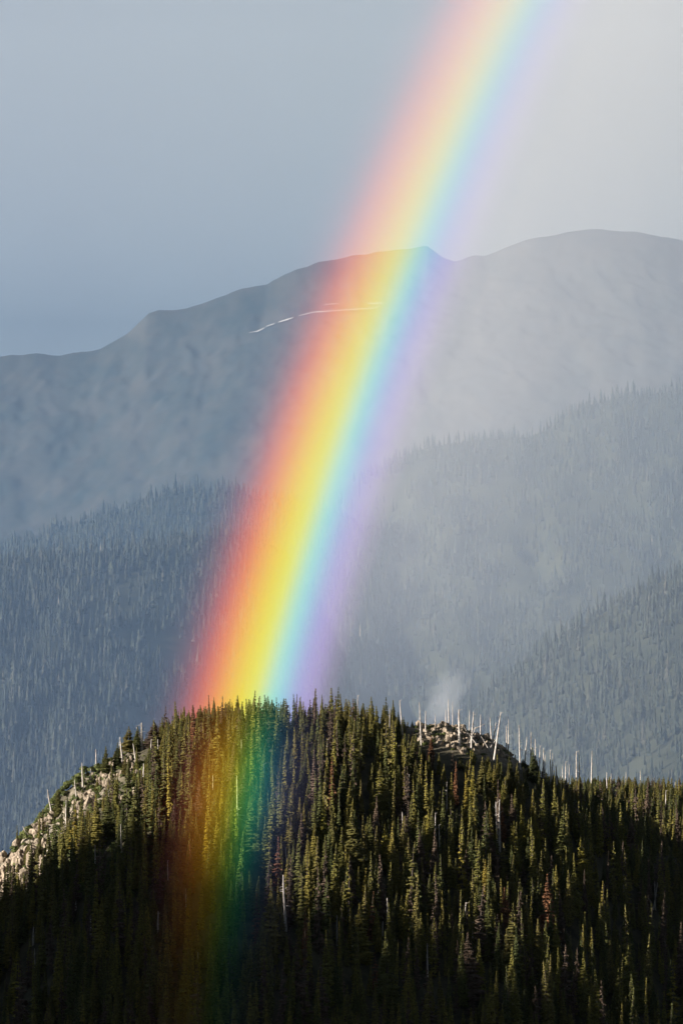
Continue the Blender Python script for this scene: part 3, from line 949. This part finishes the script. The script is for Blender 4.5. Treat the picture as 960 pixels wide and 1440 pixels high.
def on_slope(name, px, py):
    zz, yc, reach, _ = SLOPES[name]
    r = ray(px, py)
    d = np.arange(reach, -50, -3.0)
    t = yc - d
    k = np.nonzero(r[2] * t <= zz(r[0] * t, d))[0]
    k = k[0] if len(k) else len(d) - 1
    return r[0] * t[k], t[k], float(zz(r[0] * t[k], d[k]))


SNOW = [([(350, 470, 1), (362, 468, 2), (372, 463, 1)], 'small slanting snow streak, leftmost on the far mountain'),
        ([(374, 461, .8), (386, 457, 1)], 'tiny snow streak just left of the short bright one'),
        ([(391, 455, 1.2), (402, 452, 2.4), (412, 449, 1.4)], 'short bright snow streak left of the long thin one'),
        ([(420, 446, .8), (440, 441, 1.2), (470, 439, 2), (500, 437, 1.6), (530, 435, 1.4)], 'long thin snow streak reaching into the rainbow'),
        ([(456, 430, 1), (466, 429.5, 2), (477, 429, 1)], 'short snow patch above the long thin streak'),
        ([(516, 428, 2), (526, 429, 3), (538, 428, 2)], 'broad snow patch inside the rainbow')]
for pts, lab in SNOW:
    top, bot = [], []
    for px, py, wpx in pts:
        top.append(on_slope('far_mountain', px, py - wpx * .38))
        bot.append(on_slope('far_mountain', px, py + wpx * .38))
    V = np.array(top + bot) + np.array([0, -3, 3])
    n = len(pts)
    link('snow_patch', mesh_np('snow_patch', V, [(i, i + n, i + n + 1, i + 1) for i in range(n - 1)], [M_SNOW]), label=lab, category='snow', group='old snow on the far mountain')

# ------------------------------------------------------------------ air: haze, rain, rainbow, smoke
def volume_mat(name, scatter_density, color, g, absorb=None):
    m, nt, out = new_mat(name)
    s = nt.nodes.new('ShaderNodeVolumeScatter')
    s.inputs['Color'].default_value = (*color, 1)
    s.inputs['Density'].default_value = scatter_density
    s.inputs['Anisotropy'].default_value = g
    nt.links.new(s.outputs[0], out.inputs['Volume'])
    return m, nt, out, s


def outward(me):
    import bmesh
    bm = bmesh.new()
    bm.from_mesh(me)
    bmesh.ops.recalc_face_normals(bm, faces=bm.faces)
    bm.to_mesh(me)
    bm.free()
    return me


def box_obj(name, lo, hi, mat, **props):
    v = [(x, y, z) for x in (lo[0], hi[0]) for y in (lo[1], hi[1]) for z in (lo[2], hi[2])]
    f = [(0, 1, 3, 2), (4, 6, 7, 5), (0, 4, 5, 1), (2, 3, 7, 6), (0, 2, 6, 4), (1, 5, 7, 3)]
    return link(name, outward(mesh_np(name, v, f, [mat])), **props)


hz, nt, out = new_mat('haze')
pv = nt.nodes.new('ShaderNodeVolumePrincipled')
pv.inputs['Color'].default_value = (.80, .90, 1.0, 1)
pv.inputs['Density'].default_value = 0.0000012
pv.inputs['Anisotropy'].default_value = -0.2
nt.links.new(pv.outputs[0], out.inputs['Volume'])
G = 31000.0
box_obj('haze', (-G, -G, -501), (G, G, 1500), hz, kind='stuff')

rm, _, _, _ = volume_mat('rain', 0.00029, (.39, .61, 1.0), -0.3)
box_obj('rain', (-520, 2150, -499.5), (520, 2950, 1000), rm, kind='stuff', label='grey veil of rain hanging over the valley behind the hill', category='rain')
rm, _, _, _ = volume_mat('rain_thin', 0.00006, (.26, .55, 1.0), -0.3)
box_obj('rain', (-900, 2955, -499.6), (900, 5300, 1100), rm, kind='stuff', label='thinner blue veil of rain before the far mountain', category='rain')
rm, _, _, _ = volume_mat('rain_far', 0.000018, (.42, .60, 1.0), -0.3)
box_obj('rain', (-3200, 9500, -499.4), (3200, 20000, 4800), rm, kind='stuff', label='pale rain cloud filling the sky round the far mountain', category='rain')

rm, _, _, _ = volume_mat('cloud', 0.000085, (.50, .66, 1.0), -0.3)  # cloud volume added to brighten the sky towards the top
box_obj('cloud', (-3900, 12000, 2500), (3900, 21000, 5200), rm, kind='stuff', label='soft grey rain cloud filling the upper sky', category='cloud')

# the rainbow: a volume band, the bow's light painted into its colour by radius, standing on the hill and in the rain behind it.
# Its circle passes through three points of the photograph's yellow line (in 1/F of the distance).
def circle(*pix):
    (ax, _a, ay), (bx_, _a, by_), (cx_, _a, cy_) = (ray(*p) * F for p in pix)
    dd = 2 * (ax * (by_ - cy_) + bx_ * (cy_ - ay) + cx_ * (ay - by_))
    ux = ((ax * ax + ay * ay) * (by_ - cy_) + (bx_ ** 2 + by_ ** 2) * (cy_ - ay) + (cx_ ** 2 + cy_ ** 2) * (ay - by_)) / dd
    uz = ((ax * ax + ay * ay) * (cx_ - bx_) + (bx_ ** 2 + by_ ** 2) * (ax - cx_) + (cx_ ** 2 + cy_ ** 2) * (bx_ - ax)) / dd
    return ux, uz, math.hypot(ax - ux, ay - uz)


ux, uz, RAD = circle((710, 0), (463, 600), (357, 950))
ux2, uz2, RAD2 = circle((349, 990), (305, 1250), (281, 1440))
BW = 130.0      # half the band's width
# offset outwards from yellow : scattering r g b : absorption r g b
PROFILE = [(-130, (0, 0, 0), (0, 0, 0)), (-100, (.13, .08, .20), (0, 0, 0)), (-80, (.33, .22, .85), (.0, .03, .0)), (-62, (.33, .34, 1.30), (.03, .05, 0)),
           (-44, (.34, .78, 1.50), (.12, 0, 0)), (-30, (.42, 1.32, .84), (.14, 0, .1)), (-15, (1.0, 1.62, .18), (.0, 0, .60)), (0, (1.8, 1.02, .10), (0, 0, .75)),
           (15, (1.95, .64, .09), (0, .03, .75)), (34, (1.65, .30, .09), (0, .05, .60)), (50, (1.0, .13, .06), (0, .14, .38)), (66, (.36, .06, .04), (0, .12, .14)),
           (84, (.11, .02, .02), (0, .04, .02)), (104, (.02, .01, .01), (0, 0, .0)), (130, (0, 0, 0), (0, 0, 0))]
# before the hill the bow's light is painted mostly as tinting absorption
FOOT = [(-130, (0, 0, 0), (0, 0, 0)), (-95, (.02, .02, .04), (.05, .06, 0)), (-70, (.03, .04, .09), (.18, .22, 0)), (-50, (.03, .10, .16), (.65, .25, .05)), (-30, (.03, .24, .16), (.85, .05, .35)),
        (-12, (.12, .28, .06), (.40, .0, .95)), (5, (.32, .26, .03), (.03, .03, .98)), (25, (.36, .19, .02), (.0, .18, .98)), (45, (.24, .09, .02), (0, .25, .75)),
        (66, (.07, .02, .02), (0, .12, .25)), (86, (.01, 0, 0), (0, .02, .05)), (130, (0, 0, 0), (0, 0, 0))]


def profile_stops(table, which, n=31):
    """The profile, softened, as evenly spaced stops."""
    x = np.linspace(-BW, BW, 521)
    c = np.stack([np.interp(x, [p[0] for p in table], [p[which][k] for p in table]) for k in range(3)], -1)
    ker = np.exp(-(np.linspace(-2.5, 2.5, 61)) ** 2)
    c = np.stack([np.convolve(np.pad(c[:, k], 30), ker / ker.sum(), 'valid') for k in range(3)], -1)
    c *= sstep(0, .08, (x + BW) / (2 * BW))[:, None] * sstep(0, .08, (BW - x) / (2 * BW))[:, None]
    xs = np.linspace(-BW, BW, n)
    return [((q + BW) / (2 * BW), tuple(np.interp(q, x, c[:, k]) for k in range(3))) for q in xs]


def radial(nt, r0, r1, uz=uz):
    """0..1 across the band, from the inside out; and the height over the level of the eye, in 1/F."""
    tc = nt.nodes.new('ShaderNodeTexCoord')
    sx = nt.nodes.new('ShaderNodeSeparateXYZ')
    nt.links.new(tc.outputs['Object'], sx.inputs[0])
    cb = nt.nodes.new('ShaderNodeCombineXYZ')
    nt.links.new(sx.outputs[0], cb.inputs[0])
    nt.links.new(sx.outputs[2], cb.inputs[2])
    ln = nt.nodes.new('ShaderNodeVectorMath')
    ln.operation = 'LENGTH'
    nt.links.new(cb.outputs[0], ln.inputs[0])
    mr = nt.nodes.new('ShaderNodeMapRange')
    mr.inputs[1].default_value, mr.inputs[2].default_value = r0, r1
    nt.links.new(ln.outputs['Value'], mr.inputs[0])
    hm = nt.nodes.new('ShaderNodeMapRange')
    hm.inputs[1].default_value, hm.inputs[2].default_value = -uz - 440.0, -uz + 1000.0
    nt.links.new(sx.outputs[2], hm.inputs[0])
    return mr.outputs[0], hm.outputs[0], tc.outputs['Object']


def times(nt, a, b):
    m = nt.nodes.new('ShaderNodeMath')
    m.operation = 'MULTIPLY'
    nt.links.new(a, m.inputs[0])
    if isinstance(b, float):
        m.inputs[1].default_value = b
    else:
        nt.links.new(b, m.inputs[1])
    return m.outputs[0]


def bow_material(name, depth, table, gain, height_stops, absorb, absorb_stops, RAD=RAD, uz=uz):
    m, nt, out = new_mat(name)
    rad, hgt, _ = radial(nt, RAD - BW, RAD + BW, uz)
    hr = ramp(nt, [(p, (v, v, v)) for p, v in height_stops])
    nt.links.new(hgt, hr.inputs[0])
    K = 2.0
    s = nt.nodes.new('ShaderNodeVolumeScatter')
    a = nt.nodes.new('ShaderNodeVolumeAbsorption')
    r1 = ramp(nt, [(p, tuple(v / K for v in c)) for p, c in profile_stops(table, 1)])
    r2 = ramp(nt, [(p, tuple(1 - v for v in c)) for p, c in profile_stops(table, 2)])
    nt.links.new(rad, r1.inputs[0])
    nt.links.new(rad, r2.inputs[0])
    nt.links.new(r1.outputs[0], s.inputs['Color'])
    nt.links.new(r2.outputs[0], a.inputs['Color'])
    s.inputs['Anisotropy'].default_value = -0.2
    nt.links.new(times(nt, hr.outputs[0], K * gain / depth), s.inputs['Density'])
    ha = ramp(nt, [(p, (v, v, v)) for p, v in absorb_stops])
    nt.links.new(hgt, ha.inputs[0])
    nt.links.new(times(nt, ha.outputs[0], absorb / depth), a.inputs['Density'])
    ad = nt.nodes.new('ShaderNodeAddShader')
    nt.links.new(s.outputs[0], ad.inputs[0])
    nt.links.new(a.outputs[0], ad.inputs[1])
    nt.links.new(ad.outputs[0], out.inputs['Volume'])
    return m


def bow_mesh(name, r0, r1, depth_units, a0, a1, mat, n=60):
    V, Fc = [], []
    for i in range(n + 1):
        a = math.radians(a0 + (a1 - a0) * i / n)
        for rr in (r0, r1):
            for yv in (-depth_units / 2, depth_units / 2):
                V.append((-rr * math.cos(a), yv, rr * math.sin(a)))
    for i in range(n):
        b = 4 * i
        Fc += [(b, b + 4, b + 5, b + 1), (b + 2, b + 3, b + 7, b + 6), (b, b + 2, b + 6, b + 4), (b + 1, b + 5, b + 7, b + 3)]
    Fc += [(0, 1, 3, 2), (4 * n, 4 * n + 2, 4 * n + 3, 4 * n + 1)]
    return outward(mesh_np(name, V, Fc, [mat]))


A_FOOT = math.degrees(math.asin((-uz - 470) / RAD))
Y_B, DEP = 2070.0, 440.0
rb = link('rainbow', bow_mesh('rainbow', RAD - BW, RAD + BW, DEP * F / Y_B, A_FOOT, A_FOOT + 34, bow_material('rainbow', DEP, PROFILE, 1.3, [(0, 1.0), (.32, 1.25), (.45, 1.15), (.6, 1.0), (.72, .8), (.85, .62), (1, .52)], 1.6, [(0, 1), (.32, 1.1), (.45, .95), (.58, .6), (.75, .2), (1, 0)])),
          label='bright rainbow slanting up from the dark hill into the grey sky', category='rainbow')
rb.location = (ux / F * Y_B, Y_B, uz / F * Y_B)
rb.scale = [Y_B / F] * 3
Y_F, DEP_F = 900.0, 90.0
rf = link('rainbow_foot', bow_mesh('rainbow_foot', RAD2 - BW, RAD2 + BW, DEP_F * F / Y_F, math.degrees(math.asin((-uz2 - 520) / RAD2)), math.degrees(math.asin((-uz2 + 60) / RAD2)), bow_material('rainbow_foot', DEP_F, FOOT, 0.7, [(0, .02), (.06, .03), (.13, .13), (.18, .5), (.22, 1.0), (.25, 1.0), (.33, 0)], 1.0, [(0, .1), (.06, .3), (.13, .8), (.18, 1), (.25, 1.0), (.33, 0)], RAD2, uz2)), rb)
q = Y_F / Y_B
rf.location = ((ux2 / F * Y_F - rb.location.x) * F / Y_B, (Y_F - Y_B) * F / Y_B, (uz2 / F * Y_F - rb.location.z) * F / Y_B)
rf.scale = (q, q, q)

# the sunlit shaft of rain on the inner side of the bow
rs, nt, out, sc = volume_mat('rain_shaft', 0.0, (.76, .82, 1.0), -0.3)
WI = 760.0
rad, hgt, obj_co = radial(nt, RAD - WI, RAD - 40)
rp = ramp(nt, [(0, (0, 0, 0)), (.25, (.30, .30, .30)), (.60, (.62, .62, .62)), (.86, (1, 1, 1)), (.93, (.8, .8, .8)), (1, (0, 0, 0))])
nt.links.new(rad, rp.inputs[0])
hr = ramp(nt, [(0, (0, 0, 0)), (.28, (.42, .42, .42)), (.42, (.78, .78, .78)), (.62, (1.1, 1.1, 1.1)), (1, (1, 1, 1))])
nt.links.new(hgt, hr.inputs[0])
mp = nt.nodes.new('ShaderNodeMapping')
mp.inputs['Scale'].default_value = (.014, .004, .0007)
nt.links.new(obj_co, mp.inputs['Vector'])
no = nt.nodes.new('ShaderNodeTexNoise')
no.inputs['Scale'].default_value = 1.0
no.inputs['Detail'].default_value = 2
nt.links.new(mp.outputs[0], no.inputs['Vector'])
mr = nt.nodes.new('ShaderNodeMapRange')
mr.inputs[1].default_value, mr.inputs[2].default_value, mr.inputs[3].default_value, mr.inputs[4].default_value = .3, .7, .92, 1.08
nt.links.new(no.outputs[0], mr.inputs[0])
DEP_S = 320.0
nt.links.new(times(nt, times(nt, times(nt, rp.outputs[0], mr.outputs[0]), hr.outputs[0]), 0.33 / DEP_S), sc.inputs['Density'])
Y_S = 2420.0
so = link('rain_shaft', bow_mesh('rain_shaft', RAD - WI, RAD - 40, DEP_S * F / Y_S, A_FOOT, A_FOOT + 30, rs), kind='stuff',
          label='brighter sunlit shaft of rain right of the rainbow', category='rain')
so.location = (ux / F * Y_S, Y_S, uz / F * Y_S)
so.scale = [Y_S / F] * 3
for Y_S2, TAU, lab in ((3950.0, 0.16, 'pale rain hanging between the right spur and the mountainside'), (6300.0, 0.17, 'distant pale rain in front of the far mountain right of the rainbow')):
    s2 = link('rain_shaft', so.data.copy(), kind='stuff', label=lab, category='rain')
    m2 = rs.copy()
    m2.name = 'rain_shaft_far'
    for l_ in [l_ for l_ in m2.node_tree.links if l_.to_socket.name == 'Density']:
        l_.from_node.inputs[1].default_value = TAU / (DEP_S * Y_S2 / Y_S)
    s2.data.materials[0] = m2
    s2.location = (ux / F * Y_S2, Y_S2, uz / F * Y_S2)
    s2.scale = [Y_S2 / F] * 3

# a wisp of smoke drifting off the back of the summit
sm, nt, out, sc = volume_mat('smoke', 0.0, (.85, .92, 1.0), -0.2)
tc = nt.nodes.new('ShaderNodeTexCoord')
gr = nt.nodes.new('ShaderNodeTexGradient')
gr.gradient_type = 'SPHERICAL'
no = nt.nodes.new('ShaderNodeTexNoise')
no.inputs['Scale'].default_value = 2.3
no.inputs['Detail'].default_value = 5
nt.links.new(tc.outputs['Object'], no.inputs['Vector'])
va = nt.nodes.new('ShaderNodeVectorMath')
va.operation = 'MULTIPLY_ADD'
va.inputs[1].default_value = (1.5, 1.5, 1.1)
va.inputs[2].default_value = (-.75, -.75, -.55)
nt.links.new(no.outputs['Color'], va.inputs[0])
vb = nt.nodes.new('ShaderNodeVectorMath')
vb.operation = 'ADD'
nt.links.new(va.outputs[0], vb.inputs[0])
nt.links.new(tc.outputs['Object'], vb.inputs[1])
nt.links.new(vb.outputs[0], gr.inputs[0])
mu = nt.nodes.new('ShaderNodeMath')
mu.operation = 'MULTIPLY'
mu.inputs[1].default_value = 0.036
nt.links.new(gr.outputs['Fac'], mu.inputs[0])
nt.links.new(mu.outputs[0], sc.inputs['Density'])
import bmesh
bm = bmesh.new()
bmesh.ops.create_icosphere(bm, subdivisions=3, radius=1.25)
me = bpy.data.meshes.new('smoke')
bm.to_mesh(me)
bm.free()
me.materials.append(sm)
r = ray(626, 985)
s_o = link('smoke', me, kind='stuff', label='faint pale wisp of smoke rising behind the summit rock', category='smoke')
s_o.location = (r[0] * 1500, 1500, r[2] * 1500)
s_o.scale = (10, 10, 19)
s_o.rotation_euler = (0, .42, 0)
